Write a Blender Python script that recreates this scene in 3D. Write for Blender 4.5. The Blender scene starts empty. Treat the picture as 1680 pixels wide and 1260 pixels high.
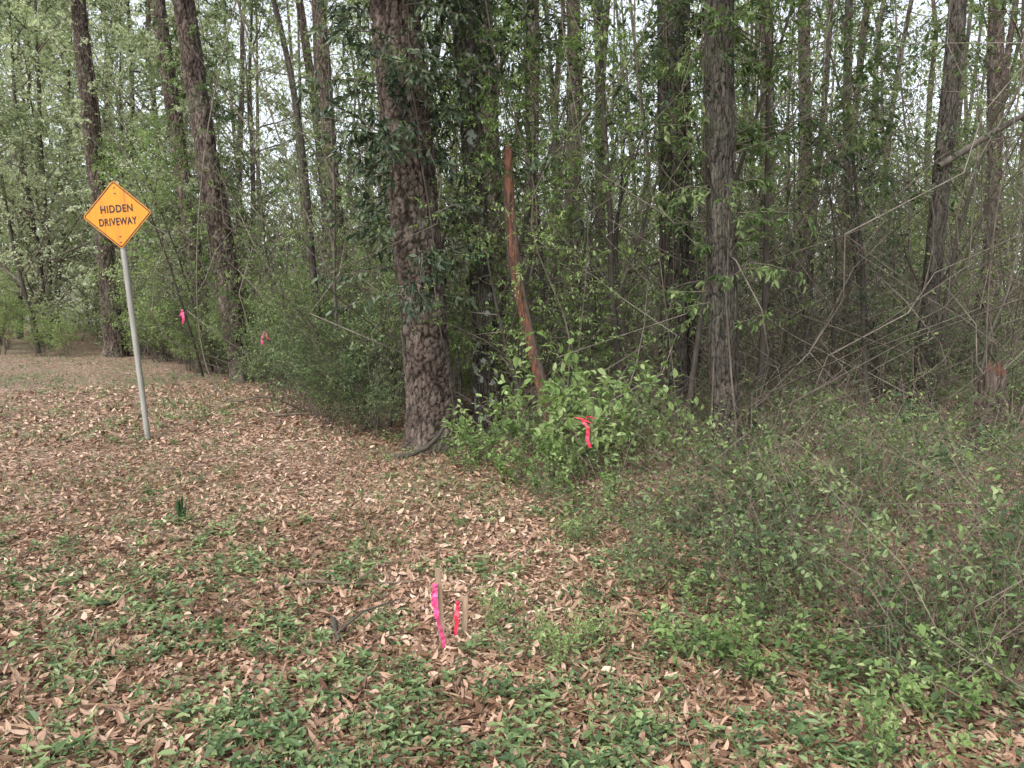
import bpy, math, random
import numpy as np
from mathutils import Vector
random.seed(11); rng = np.random.default_rng(11)
U = random.uniform
scene = bpy.context.scene
COL = scene.collection

# ------------------------------------------------------------ helpers
_tab = np.random.default_rng(5).random((256, 256))
def vnoise(x, y, s=0):
    x = np.asarray(x, float) + s*17.3; y = np.asarray(y, float) + s*9.7
    xi = np.floor(x).astype(int); yi = np.floor(y).astype(int)
    fx = x-xi; fy = y-yi; fx = fx*fx*(3-2*fx); fy = fy*fy*(3-2*fy)
    a = _tab[xi & 255, yi & 255]; b = _tab[(xi+1) & 255, yi & 255]
    c = _tab[xi & 255, (yi+1) & 255]; d = _tab[(xi+1) & 255, (yi+1) & 255]
    return (a*(1-fx)+b*fx)*(1-fy)+(c*(1-fx)+d*fx)*fy

def H(x, y):
    x = np.asarray(x, float); y = np.asarray(y, float)
    t = np.clip(y-7, 0, 26)
    z = 0.045*(np.sqrt(t*t+1)-1)
    near = np.clip((np.hypot(x, y)-1.5)/4, 0, 1)
    z = z + near*(0.07*(vnoise(x*.5, y*.5, 1)-.5) + 0.05*(vnoise(x*1.7, y*1.7, 2)-.5))
    z = z + .16*np.exp(-((x-.7)**2/2.2+(y-8.1)**2/1.4))
    return z
def Hf(x, y): return float(H(x, y))

EY = [0, 1.5, 3, 4.2, 6, 8.5, 15, 21, 43, 80]
EX = [2.6, 2.0, 1.2, .6, 0.0, -1.0, -5.5, -11.5, -30, -60]
def edge_x(y): return np.interp(y, EY, EX)

class MB:
    def __init__(s):
        s.V = []; s.F = []; s.M = []; s.A = []; s.C = []; s.n = 0; s.T = {}; s.L = []; s.S = []
    def add(s, V, F, mat, var, crev=None, smooth=False):
        V = np.asarray(V, float).reshape(-1, 3); F = np.asarray(F, int).reshape(-1, 4)
        s.V.append(V); s.F.append(F+s.n); s.n += len(V)
        s.M.append(np.full(len(F), mat)); s.S.append(np.full(len(F), smooth))
        s.A.append(np.broadcast_to(np.asarray(var, float), (len(V),)).copy())
        s.C.append(np.ones(len(V)) if crev is None else np.asarray(crev, float))
    def tube(s, pts, rad, n=5, mat=0, var=.5):
        s.T.setdefault((len(pts), n, mat), []).append((pts, rad, var))
    def tubes(s, P, R, n, mat, va):
        K, m = P.shape[:2]
        Tn = np.gradient(P, axis=1); Tn /= np.linalg.norm(Tn, axis=2, keepdims=True)+1e-9
        mean = Tn.mean(axis=1); ref = np.zeros((K, 3)); ref[np.arange(K), np.argmin(np.abs(mean), axis=1)] = 1
        ref = ref[:, None, :]
        S = np.cross(Tn, np.broadcast_to(ref, Tn.shape)); S /= np.linalg.norm(S, axis=2, keepdims=True)+1e-9
        B = np.cross(Tn, S)
        th = np.arange(n)*2*math.pi/n
        V = P[:, :, None, :] + R[:, :, None, None]*(S[:, :, None, :]*np.cos(th)[None, None, :, None] + B[:, :, None, :]*np.sin(th)[None, None, :, None])
        i = np.arange(m-1)[:, None]*n; j = np.arange(n)[None, :]; j2 = (j+1) % n
        q = np.stack([i+j, i+j2, i+n+j2, i+n+j], -1).reshape(-1, 4)
        F = (q[None]+(np.arange(K)*m*n)[:, None, None]).reshape(-1, 4)
        s.add(V.reshape(-1, 3), F, mat, np.repeat(va, m*n), None, True)
    def flush(s):
        for (m, n, mat), lst in s.T.items():
            P = np.array([[tuple(q) for q in a[0]] for a in lst], float)
            R = np.array([a[1] for a in lst], float)
            s.tubes(P, R, n, mat, np.array([a[2] for a in lst], float))
        s.T = {}
        if s.L:
            byM = {}
            for l in s.L: byM.setdefault(l[0], []).append(l[1:])
            for mat, l in byM.items():
                a = np.array(l, float)
                s.leaves(a[:, 0:3], a[:, 3:6], a[:, 6:9], a[:, 9], a[:, 10], a[:, 11], mat)
            s.L = []
    def leaves(s, P, A, N, L, W, var, mat, fold=None, curl=None):
        K = len(P)
        if fold is None: fold = rng.uniform(.1, .5, K)
        if curl is None: curl = rng.uniform(-.3, .05, K)
        A = A/(np.linalg.norm(A, axis=1, keepdims=True)+1e-9)
        S = np.cross(A, N); S /= np.linalg.norm(S, axis=1, keepdims=True)+1e-9
        N = np.cross(S, A)
        L = np.broadcast_to(L, (K,)).astype(float)[:, None]; W = np.broadcast_to(W, (K,)).astype(float)[:, None]
        fo = fold[:, None]; cu = curl[:, None]
        v = np.empty((K, 6, 3))
        v[:, 0] = P
        v[:, 1] = P+A*.35*L+S*.5*W+N*(fo*W*.5+cu*.1*L)
        v[:, 2] = P+A*.72*L+S*.36*W+N*(fo*W*.4+cu*.5*L)
        v[:, 3] = P+A*L+N*cu*L
        v[:, 4] = P+A*.72*L-S*.36*W+N*(fo*W*.4+cu*.5*L)
        v[:, 5] = P+A*.35*L-S*.5*W+N*(fo*W*.5+cu*.1*L)
        q = np.array([[0, 1, 2, 3], [0, 3, 4, 5]])
        F = (q[None]+(np.arange(K)*6)[:, None, None]).reshape(-1, 4)
        s.add(v.reshape(-1, 3), F, mat, np.repeat(np.broadcast_to(var, (K,)), 6))
    def mesh(s, name, mats):
        s.flush()
        V = np.concatenate(s.V); F = np.concatenate(s.F); M = np.concatenate(s.M); A = np.concatenate(s.A); C = np.concatenate(s.C)
        me = bpy.data.meshes.new(name)
        me.vertices.add(len(V)); me.vertices.foreach_set("co", V.ravel().astype(np.float32))
        me.loops.add(len(F)*4); me.loops.foreach_set("vertex_index", F.ravel().astype(np.int32))
        me.polygons.add(len(F)); me.polygons.foreach_set("loop_start", (np.arange(len(F))*4).astype(np.int32))
        me.polygons.foreach_set("material_index", M.astype(np.int32))
        me.polygons.foreach_set("use_smooth", np.concatenate(s.S))
        me.update(calc_edges=True)
        a = me.attributes.new("var", 'FLOAT', 'POINT'); a.data.foreach_set("value", A.astype(np.float32))
        a = me.attributes.new("crev", 'FLOAT', 'POINT'); a.data.foreach_set("value", C.astype(np.float32))
        for m in mats: me.materials.append(m)
        return me

def obj(name, data, loc=(0, 0, 0), rot=(0, 0, 0), sc=1.0, parent=None, label=None, cat=None, group=None, kind=None):
    o = bpy.data.objects.new(name, data); COL.objects.link(o)
    o.location = loc; o.rotation_euler = rot
    o.scale = (sc, sc, sc) if not hasattr(sc, '__len__') else sc
    if parent: o.parent = parent
    if label: o["label"] = label
    if cat: o["category"] = cat
    if group: o["group"] = group
    if kind: o["kind"] = kind
    return o

# ------------------------------------------------------------ materials
def newmat(name):
    m = bpy.data.materials.new(name); m.use_nodes = True
    nt = m.node_tree; nt.nodes.clear()
    out = nt.nodes.new('ShaderNodeOutputMaterial')
    return m, nt, out
def ramp(nt, fac, stops):
    r = nt.nodes.new('ShaderNodeValToRGB')
    e = r.color_ramp.elements
    while len(e) > 1: e.remove(e[0])
    e[0].position = stops[0][0]; e[0].color = (*stops[0][1], 1)
    for p, c in stops[1:]:
        k = e.new(p); k.color = (*c, 1)
    nt.links.new(fac, r.inputs[0]); return r
def math_(nt, op, a, b=0.0):
    n = nt.nodes.new('ShaderNodeMath'); n.operation = op
    for i, v in enumerate((a, b)):
        if isinstance(v, (int, float)): n.inputs[i].default_value = v
        else: nt.links.new(v, n.inputs[i])
    return n.outputs[0]
def mixc(nt, f, a, b, mode='MIX'):
    n = nt.nodes.new('ShaderNodeMix'); n.data_type = 'RGBA'; n.blend_type = mode
    for i, v in ((0, f), (6, a), (7, b)):
        if isinstance(v, (int, float)): n.inputs[i].default_value = v
        elif isinstance(v, tuple): n.inputs[i].default_value = (*v, 1)
        else: nt.links.new(v, n.inputs[i])
    return n.outputs[2]
def noise(nt, vec, scale, detail=3, rough=.55):
    n = nt.nodes.new('ShaderNodeTexNoise'); n.inputs['Scale'].default_value = scale
    n.inputs['Detail'].default_value = detail; n.inputs['Roughness'].default_value = rough
    if vec is not None: nt.links.new(vec, n.inputs['Vector'])
    return n.outputs[0]
def attr(nt, name):
    a = nt.nodes.new('ShaderNodeAttribute'); a.attribute_name = name; return a.outputs['Fac']
def mapping(nt, vec, sc):
    m = nt.nodes.new('ShaderNodeMapping'); m.inputs['Scale'].default_value = sc; nt.links.new(vec, m.inputs['Vector']); return m.outputs[0]

def leaf_mat(name, c0, c1, c2, trans=.3, rough=.5, gloss=False):
    m, nt, out = newmat(name)
    oi = nt.nodes.new('ShaderNodeObjectInfo')
    f = math_(nt, 'ADD', attr(nt, 'var'), math_(nt, 'MULTIPLY', math_(nt, 'SUBTRACT', oi.outputs['Random'], .5), .3))
    r = ramp(nt, f, [(0, c0), (.5, c1), (1, c2)])
    if gloss:
        p = nt.nodes.new('ShaderNodeBsdfPrincipled'); p.inputs['Roughness'].default_value = rough
        p.inputs['Specular IOR Level'].default_value = .4
        nt.links.new(r.outputs[0], p.inputs['Base Color'])
    else:
        p = nt.nodes.new('ShaderNodeBsdfDiffuse'); nt.links.new(r.outputs[0], p.inputs[0])
    if trans > 0:
        t = nt.nodes.new('ShaderNodeBsdfTranslucent')
        tc = mixc(nt, 1.0, r.outputs[0], (1.22, 1.27, .85), 'MULTIPLY'); nt.links.new(tc, t.inputs[0])
        mx = nt.nodes.new('ShaderNodeMixShader'); mx.inputs[0].default_value = trans
        nt.links.new(p.outputs[0], mx.inputs[1]); nt.links.new(t.outputs[0], mx.inputs[2])
        nt.links.new(mx.outputs[0], out.inputs[0])
    else: nt.links.new(p.outputs[0], out.inputs[0])
    return m

def bark_mat(name, dark, mid, light, lichen=0.0, bump=.4):
    m, nt, out = newmat(name)
    tc = nt.nodes.new('ShaderNodeTexCoord'); ob = tc.outputs['Object']
    big = noise(nt, ob, 1.3, 2); fine = noise(nt, mapping(nt, ob, (34, 34, 16)), 1, 4, .75)
    cv = attr(nt, 'crev')
    k = math_(nt, 'ADD', math_(nt, 'MULTIPLY', attr(nt, 'var'), .4), math_(nt, 'ADD', math_(nt, 'MULTIPLY', fine, .75), math_(nt, 'MULTIPLY', math_(nt, 'SUBTRACT', big, .64), .7)))
    plate = ramp(nt, k, [(.12, dark), (.5, mid), (.9, light)]).outputs[0]
    c = mixc(nt, math_(nt, 'MULTIPLY', math_(nt, 'SUBTRACT', 1.0, cv), .96), plate, tuple(x*.2 for x in dark))
    gm = ramp(nt, big, [(.5, (0, 0, 0)), (.7, (.4, .4, .4))]).outputs[0]
    c = mixc(nt, gm, c, (.06, .072, .04))
    if lichen > 0:
        l = ramp(nt, noise(nt, ob, 6.5, 4, .55), [(.57, (0, 0, 0)), (.59, (.8, .8, .8))]).outputs[0]
        c = mixc(nt, l, c, (.36, .40, .34))
    p = nt.nodes.new('ShaderNodeBsdfPrincipled'); p.inputs['Roughness'].default_value = .92
    p.inputs['Specular IOR Level'].default_value = .15
    nt.links.new(c, p.inputs['Base Color'])
    b = nt.nodes.new('ShaderNodeBump'); b.inputs['Strength'].default_value = bump; b.inputs['Distance'].default_value = .012
    nt.links.new(fine, b.inputs['Height'])
    nt.links.new(b.outputs[0], p.inputs['Normal']); nt.links.new(p.outputs[0], out.inputs[0])
    return m
def simple_bark(name, dark, mid, light):
    m, nt, out = newmat(name)
    tc = nt.nodes.new('ShaderNodeTexCoord')
    f = noise(nt, mapping(nt, tc.outputs['Object'], (12, 12, 4)), 1, 2)
    k = math_(nt, 'ADD', math_(nt, 'MULTIPLY', attr(nt, 'var'), .5), math_(nt, 'MULTIPLY', f, .6))
    c = ramp(nt, k, [(.25, dark), (.55, mid), (.85, light)]).outputs[0]
    c = mixc(nt, math_(nt, 'MULTIPLY', math_(nt, 'SUBTRACT', 1.0, attr(nt, 'crev')), .8), c, tuple(x*.3 for x in dark))
    d = nt.nodes.new('ShaderNodeBsdfDiffuse'); nt.links.new(c, d.inputs[0]); nt.links.new(d.outputs[0], out.inputs[0]); return m

def plain(name, col, rough=.6, metal=0.0, var=.0, vscale=6, stretch=(1, 1, 1), col2=None, lo=.35, hi=.7):
    m, nt, out = newmat(name)
    p = nt.nodes.new('ShaderNodeBsdfPrincipled'); p.inputs['Roughness'].default_value = rough; p.inputs['Metallic'].default_value = metal
    tc = nt.nodes.new('ShaderNodeTexCoord')
    n = noise(nt, mapping(nt, tc.outputs['Object'], stretch), vscale, 5, .6)
    f = ramp(nt, n, [(lo, (0, 0, 0)), (hi, (1, 1, 1))]).outputs[0]
    c = mixc(nt, f, col, col2 if col2 else tuple(x*(1-var) for x in col))
    nt.links.new(c, p.inputs['Base Color']); nt.links.new(p.outputs[0], out.inputs[0])
    return m

M_mid = leaf_mat("leaf_mid", (.062, .096, .042), (.135, .192, .082), (.28, .345, .16), .35)
M_dark = leaf_mat("leaf_dark", (.022, .040, .022), (.052, .082, .042), (.135, .175, .095), .2, .38, True)
M_light = leaf_mat("leaf_light", (.11, .18, .065), (.225, .32, .12), (.38, .47, .22), .38)
M_pale = leaf_mat("leaf_pale", (.19, .235, .145), (.38, .435, .29), (.60, .64, .50), .38)
M_blue = leaf_mat("leaf_shrub", (.06, .095, .052), (.13, .19, .092), (.29, .365, .185), .3)
M_needle = leaf_mat("needle", (.04, .07, .03), (.09, .13, .05), (.16, .2, .08), .2)
M_far_haze = leaf_mat("leaf_far_haze", (.14, .18, .10), (.28, .335, .19), (.48, .53, .35), .42)  # paler than near leaves: distance haze and backlight put into the colour
M_weed = leaf_mat("leaf_weed", (.06, .105, .045), (.14, .215, .085), (.32, .40, .18), .3, .45, True)
M_litter = leaf_mat("fallen_leaf", (.13, .068, .04), (.39, .24, .158), (.64, .49, .37), 0, .5, True)
M_straw = leaf_mat("straw", (.14, .08, .05), (.26, .16, .10), (.42, .30, .20), 0, .8)
B_pine = bark_mat("pine_bark", (.045, .032, .026), (.125, .096, .08), (.28, .235, .20), 0)
B_hard = bark_mat("hardwood_bark", (.035, .030, .025), (.088, .076, .064), (.19, .174, .15), 0, .4)
B_lich = bark_mat("lichen_bark", (.04, .034, .028), (.09, .077, .064), (.19, .17, .145), 1, .5)
B_fpine = simple_bark("far_pine_bark", (.05, .038, .032), (.12, .094, .08), (.21, .175, .155))
B_fhard = simple_bark("far_hardwood_bark", (.04, .035, .03), (.09, .079, .067), (.18, .162, .14))
B_twig = simple_bark("twig_bark", (.06, .05, .04), (.14, .118, .096), (.27, .24, .20))
B_dead = simple_bark("dead_twig", (.075, .055, .043), (.16, .125, .098), (.29, .24, .19))
M_red = plain("peeled_wood", (.21, .085, .045), .85, 0, 0, 5, (6, 6, 1.2), (.05, .03, .022), .42, .6)
M_dred = plain("splinter_wood", (.15, .065, .04), .8, 0, 0, 9, (1, 1, 1), (.035, .022, .018))
M_pink = plain("pink_tape", (.88, .10, .28), .4, 0, .3, 20)
M_redt = plain("red_tape", (.82, .05, .11), .4, 0, .35, 20)
M_lath = plain("lath_wood", (.42, .30, .20), .85, 0, .4, 8, (6, 6, 1))

# ------------------------------------------------------------ world & sun & camera
w = bpy.data.worlds.new("World"); scene.world = w; w.use_nodes = True
nt = w.node_tree; bg = nt.nodes['Background']
sk = nt.nodes.new('ShaderNodeTexSky'); sk.sky_type = 'NISHITA'; sk.sun_disc = False
SE, SA = math.radians(52), math.radians(215)
sk.sun_elevation = SE; sk.sun_rotation = SA; sk.dust_density = 3.0; sk.air_density = 1.0
hs = nt.nodes.new('ShaderNodeHueSaturation'); hs.inputs['Saturation'].default_value = .3; hs.inputs['Value'].default_value = 2.55
nt.links.new(sk.outputs[0], hs.inputs['Color']); nt.links.new(hs.outputs[0], bg.inputs[0]); bg.inputs[1].default_value = .15
sl = bpy.data.lights.new("sun", 'SUN'); sl.energy = 1.5; sl.angle = math.radians(16); sl.color = (1, .96, .9)
so = bpy.data.objects.new("sun", sl); COL.objects.link(so)
sd = Vector((math.sin(SA)*math.cos(SE), math.cos(SA)*math.cos(SE), math.sin(SE)))
so.rotation_euler = sd.to_track_quat('Z', 'Y').to_euler()
cam = bpy.data.cameras.new("camera"); co = bpy.data.objects.new("camera", cam); COL.objects.link(co)
co.location = (0, 0, 1.6); co.rotation_euler = (math.radians(90-4.76), 0, 0)
cam.sensor_width = 36; cam.lens = 25.7; cam.clip_end = 2000; scene.camera = co
scene.view_settings.view_transform = 'Standard'; scene.view_settings.look = 'None'; scene.view_settings.exposure = 0

# ------------------------------------------------------------ ground
def ground():
    n = 420
    u = np.linspace(-1, 1, n); xs = 600*np.sinh(6.2*u)/math.sinh(6.2); ys = 7+600*np.sinh(6.2*u)/math.sinh(6.2)
    X, Y = np.meshgrid(xs, ys); Z = H(X, Y)
    V = np.stack([X, Y, Z], -1).reshape(-1, 3)
    i = np.arange(n-1)[:, None]*n; j = np.arange(n-1)[None]
    F = np.stack([i+j, i+j+1, i+j+n+1, i+j+n], -1).reshape(-1, 4)
    mb = MB(); mb.add(V, F, 0, .5, None, True)
    m, nt, out = newmat("leaf_litter_ground")
    tc = nt.nodes.new('ShaderNodeTexCoord'); ob = tc.outputs['Object']
    dn = nt.nodes.new('ShaderNodeTexNoise'); dn.inputs['Scale'].default_value = 9; nt.links.new(ob, dn.inputs['Vector'])
    mv = nt.nodes.new('ShaderNodeVectorMath'); mv.operation = 'MULTIPLY_ADD'; nt.links.new(dn.outputs['Color'], mv.inputs[0]); mv.inputs[1].default_value = (.09, .09, .09); nt.links.new(ob, mv.inputs[2])
    v = nt.nodes.new('ShaderNodeTexVoronoi'); v.inputs['Scale'].default_value = 22; nt.links.new(mv.outputs[0], v.inputs['Vector'])
    sep = nt.nodes.new('ShaderNodeSeparateColor'); nt.links.new(v.outputs['Color'], sep.inputs[0])
    c = ramp(nt, sep.outputs[0], [(0, (.10, .055, .035)), (.35, (.24, .145, .09)), (.7, (.39, .26, .18)), (1, (.55, .42, .32))]).outputs[0]
    edge = ramp(nt, v.outputs['Distance'], [(.3, (0, 0, 0)), (.75, (.8, .8, .8))]).outputs[0]
    c = mixc(nt, edge, c, (.06, .036, .024))
    soil = ramp(nt, noise(nt, ob, .9, 5), [(.48, (0, 0, 0)), (.7, (.6, .6, .6))]).outputs[0]
    c = mixc(nt, soil, c, (.14, .09, .06))
    gr = ramp(nt, noise(nt, ob, .55, 6, .7), [(.50, (0, 0, 0)), (.66, (.6, .6, .6))]).outputs[0]
    c = mixc(nt, gr, c, (.12, .15, .06))
    p = nt.nodes.new('ShaderNodeBsdfPrincipled'); p.inputs['Roughness'].default_value = .9; nt.links.new(c, p.inputs['Base Color'])
    b = nt.nodes.new('ShaderNodeBump'); b.inputs['Distance'].default_value = .03; b.inputs['Strength'].default_value = .8
    nt.links.new(math_(nt, 'ADD', sep.outputs[1], math_(nt, 'MULTIPLY', v.outputs['Distance'], -1.0)), b.inputs['Height'])
    nt.links.new(b.outputs[0], p.inputs['Normal']); nt.links.new(p.outputs[0], out.inputs[0])
    obj("ground", mb.mesh("ground", [m]), kind="structure", label="forest floor covered in dry brown leaf litter", cat="ground")
ground()

def polar(n, r0, r1, amax, power=1.0):
    r = r0*(r1/r0)**(rng.random(n)**power); a = rng.uniform(-amax, amax, n)
    return r*np.sin(a), r*np.cos(a)

def litter():
    mb = MB()
    x1, y1 = polar(125000, 1.6, 17, math.radians(44), .78)
    n = len(x1)
    keep = rng.random(n) < np.where(x1 > edge_x(y1)+2.5, .6, 1.0)
    x1, y1 = x1[keep], y1[keep]; n = len(x1)
    z = H(x1, y1)+rng.uniform(.0, .03, n)
    a = rng.uniform(0, 2*math.pi, n)
    A = np.stack([np.cos(a), np.sin(a), rng.normal(0, .26, n)], -1)
    N = np.stack([rng.normal(0, .5, n), rng.normal(0, .5, n), np.ones(n)], -1)
    L = (.020+.06*rng.beta(1.5, 2.4, n))*np.where(y1 > 9, 1.3, 1); W = L*rng.uniform(.28, .58, n)
    patch = vnoise(x1*.8, y1*.8, 4)
    var = np.clip(rng.beta(1.4, 1.5, n)*.92+(patch-.5)*.4, 0, 1)
    sgn = np.where(rng.random(n) < .5, 1, -1)
    mb.leaves(np.stack([x1, y1, z], -1), A, N, L, W, var, 0, sgn*rng.uniform(.1, 1.2, n), rng.uniform(-.2, .65, n))
    obj("fallen_leaves", mb.mesh("fallen_leaves", [M_litter]), kind="stuff", label="layer of dry tan and brown fallen oak leaves", cat="leaf litter")
    mb = MB()
    x1, y1 = polar(26000, 1.8, 16, math.radians(44)); n = len(x1)
    z = H(x1, y1)+rng.uniform(.01, .045, n); a = rng.uniform(0, 2*math.pi, n)
    A = np.stack([np.cos(a), np.sin(a), rng.normal(0, .12, n)], -1)
    N = np.stack([rng.normal(0, .3, n), rng.normal(0, .3, n), np.ones(n)], -1)
    L = rng.uniform(.06, .22, n)
    mb.leaves(np.stack([x1, y1, z], -1), A, N, L, rng.uniform(.0015, .003, n), rng.random(n), 0)
    obj("pine_straw", mb.mesh("pine_straw", [M_straw]), kind="stuff", label="scattered brown pine needles and fine twigs", cat="pine straw")
litter()

def ground_cover():
    mb = MB()
    x, y = polar(90000, 1.9, 24, math.radians(44), .8)
    c1 = vnoise(x*.9, y*.9, 7); c2 = vnoise(x*3.3, y*3.3, 8); c3 = vnoise(x*9, y*9, 3)
    den = np.clip((c1*.32+c2*.34+c3*.34-.45)*4.2, 0, 1)
    inside = x > edge_x(y)-.3
    band = (y > 5.8) & (y < 10) & ~inside
    den = den*np.where(band, .4, 1.0)+.03
    den = np.where((x < -.3) & (y < 5.8), np.clip(den*1.25, 0, 1), den)
    den = np.where(inside, np.clip(den+.10, 0, 1), den)
    keep = rng.random(len(x)) < den*.36
    x, y = x[keep], y[keep]; K = len(x)
    ph = rng.uniform(.01, .10, K)*np.where(x > edge_x(y)-.3, 1.5, .9)
    nl = 7
    X = np.repeat(x, nl); Y = np.repeat(y, nl); PH = np.repeat(ph, nl); n = len(X)
    t = np.tile(np.linspace(.25, 1, nl), K); a = np.tile(np.arange(nl)*2.4, K)+np.repeat(rng.uniform(0, 6, K), nl)
    off = rng.uniform(.0, .02, n)
    P = np.stack([X+np.cos(a)*off+np.repeat(rng.normal(0, .5, K), nl)*PH*t, Y+np.sin(a)*off, H(X, Y)+.01+PH*t], -1)
    A = np.stack([np.cos(a), np.sin(a), rng.uniform(-.1, .8, n)], -1)
    N = np.stack([-np.cos(a)*.5+rng.normal(0, .25, n), -np.sin(a)*.5+rng.normal(0, .25, n), np.ones(n)], -1)
    L = np.repeat(.012+.042*rng.beta(1.2, 1.8, K), nl)*rng.uniform(.6, 1.2, n)*np.where(Y > 9, 1.4, 1)
    W = L*np.repeat(rng.uniform(.3, .65, K), nl)
    var = np.clip(np.repeat(rng.uniform(.0, .9, K), nl)+rng.normal(0, .14, n), 0, 1)
    mb.leaves(P, A, N, L, W, var, 0)
    x, y = polar(42000, 1.9, 34, math.radians(44), .55)
    d = vnoise(x*.7, y*.7, 9)
    keep = rng.random(len(x)) < np.clip((d-.42)*4, 0, 1)*np.where((x < edge_x(y)), 1, .5)
    x, y = x[keep], y[keep]; n = len(x); a = rng.uniform(0, 6.28, n)
    A = np.stack([np.cos(a)*.6, np.sin(a)*.6, rng.uniform(.4, 1.1, n)], -1)
    mb.leaves(np.stack([x, y, H(x, y)], -1), A, np.stack([np.cos(a), np.sin(a), -.3*np.ones(n)], -1), rng.uniform(.04, .12, n), rng.uniform(.003, .006, n)*np.where(y > 9, 3, 1), rng.random(n), 0)
    obj("ground_cover", mb.mesh("ground_cover", [M_weed]), kind="stuff", label="patchy low green weeds and grass among dry leaves", cat="ground cover")
ground_cover()

# ---- tangled stems and small foliage: near brush and deeper undergrowth
def stems_mesh(mb, x, y, h, r, m, sides, wob, bark, leafn, leafsize, leafmats, flat=1.2, t0=.2, tvn=.25, leanv=.35, scat=1.0):
    K = len(x)
    t = np.linspace(0, 1, m)
    d = rng.normal(0, wob, (K, m, 2)); d[:, 0] = 0
    w_ = np.cumsum(d, axis=1)*h[:, None, None]/m**.5
    lean = rng.normal(0, leanv, (K, 1, 2))*h[:, None, None]*t[None, :, None]
    z0 = H(x, y)-.03
    P = np.stack([x[:, None]+w_[..., 0]+lean[..., 0], y[:, None]+w_[..., 1]+lean[..., 1], z0[:, None]+h[:, None]*t[None]], -1)
    R = r[:, None]*(1-.8*t[None])
    tv = rng.uniform(.1, .95, K)
    mb.tubes(P, R, sides, bark, rng.uniform(.1, 1, K))
    if leafn < 1: return
    n = K*leafn
    tt = rng.uniform(t0, 1, (K, leafn))*(m-1.001); j = tt.astype(int); f = (tt-j)[..., None]
    kk = np.arange(K)[:, None]
    C = P[kk, j]*(1-f)+P[kk, j+1]*f
    C = C.reshape(-1, 3)+rng.normal(0, 1, (n, 3))*np.repeat(h*.045+.012, leafn)[:, None]*scat
    A = rng.normal(0, 1, (n, 3))*np.array([1, 1, .5]); N = rng.normal(0, .5, (n, 3))+np.array([0, 0, flat])
    L = rng.uniform(.6, 1.35, n)*np.repeat(leafsize, leafn)
    lp = np.repeat(rng.uniform(0, 1, K), leafn)
    var = np.clip(np.repeat(tv, leafn)+rng.normal(0, tvn*.7, n), 0, 1)
    for q, mi in enumerate(leafmats):
        s = (lp >= q/len(leafmats)) & (lp < (q+1)/len(leafmats))
        mb.leaves(C[s], A[s], N[s], L[s], L[s]*.5, var[s], mi)

def brush():
    mb = MB()
    x, y = polar(5200, 2.5, 11, math.radians(42), .75)
    s = (x > edge_x(y)+.1) & ~((y > 7.9) & (x < .2))
    d = x-edge_x(y); s &= rng.random(len(x)) < np.clip(d*.8+.15, 0, 1)*np.clip((vnoise(x*1.6, y*1.6, 21)-.36)*3.4, .03, 1)
    x, y = x[s], y[s]; d = x-edge_x(y)
    h = (.18+.5*np.clip(d/1.6, 0, 1))*rng.uniform(.4, 1.5, len(x))
    stems_mesh(mb, x, y, h, np.full(len(x), .0026)*rng.uniform(.6, 1.6, len(x)), 6, 3, .22, 0, 15, .028+.022*rng.random(len(x)), [2, 1, 3, 2], 1.6, .15, .25, .4, 1.5)
    x, y = polar(1900, 2.6, 10.5, math.radians(42), .7); s = x > edge_x(y)+.5; x, y = x[s], y[s]
    stems_mesh(mb, x, y, rng.uniform(.3, 1.5, len(x)), rng.uniform(.002, .0042, len(x)), 8, 3, .45, 4, 0, np.full(len(x), .02), [1])
    obj("brush", mb.mesh("brush", [B_dead, M_mid, M_blue, M_light, B_dead]), kind="stuff", label="tangled low brush of thin stems and small leaves", cat="brush")
    mb = MB()
    n = 5200; y = 11.5+26*rng.random(n)**.85; x = rng.uniform(-.72, .74, n)*y
    s = (x > edge_x(y)+.3) & (rng.random(n) < np.clip((vnoise(x*.5, y*.5, 31)-.2)*2.2, .1, 1)); x, y = x[s], y[s]; n = len(x)
    h = rng.exponential(1.0, n)+.4; h = np.clip(h, .4, 5)
    stems_mesh(mb, x, y, h, .003+.0016*h, 6, 3, .25, 0, 15, .042+.0022*y*rng.uniform(.5, 1.2, n), [1, 2, 3, 4])
    n = 1200; y = 11.5+26*rng.random(n)**.9; x = rng.uniform(-.72, .74, n)*y
    s = x > edge_x(y)+.6; x, y = x[s], y[s]; n = len(x)
    h = rng.uniform(.3, 1, n)*(2.0+.42*y)
    stems_mesh(mb, x, y, h, .004+.0014*h, 9, 3, .24, 0, 28, .05+.002*y, [1, 2, 3, 4], 1.2, .3, .25, .2)
    # bare crooked stems
    n = 2000; y = 9.2+14*rng.random(n)**.9; x = rng.uniform(-.72, .74, n)*y
    s = x > edge_x(y)+.5; x, y = x[s], y[s]; n = len(x)
    h = rng.uniform(.8, 5.5, n)
    stems_mesh(mb, x, y, h, .003+.0018*h, 10, 3, .38, 0, 0, h, [1], leanv=.3)
    obj("undergrowth", mb.mesh("undergrowth", [B_twig, M_mid, M_blue, M_light, M_far_haze]), kind="stuff", label="dense tangled undergrowth between the trunks", cat="undergrowth")
brush()

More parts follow.
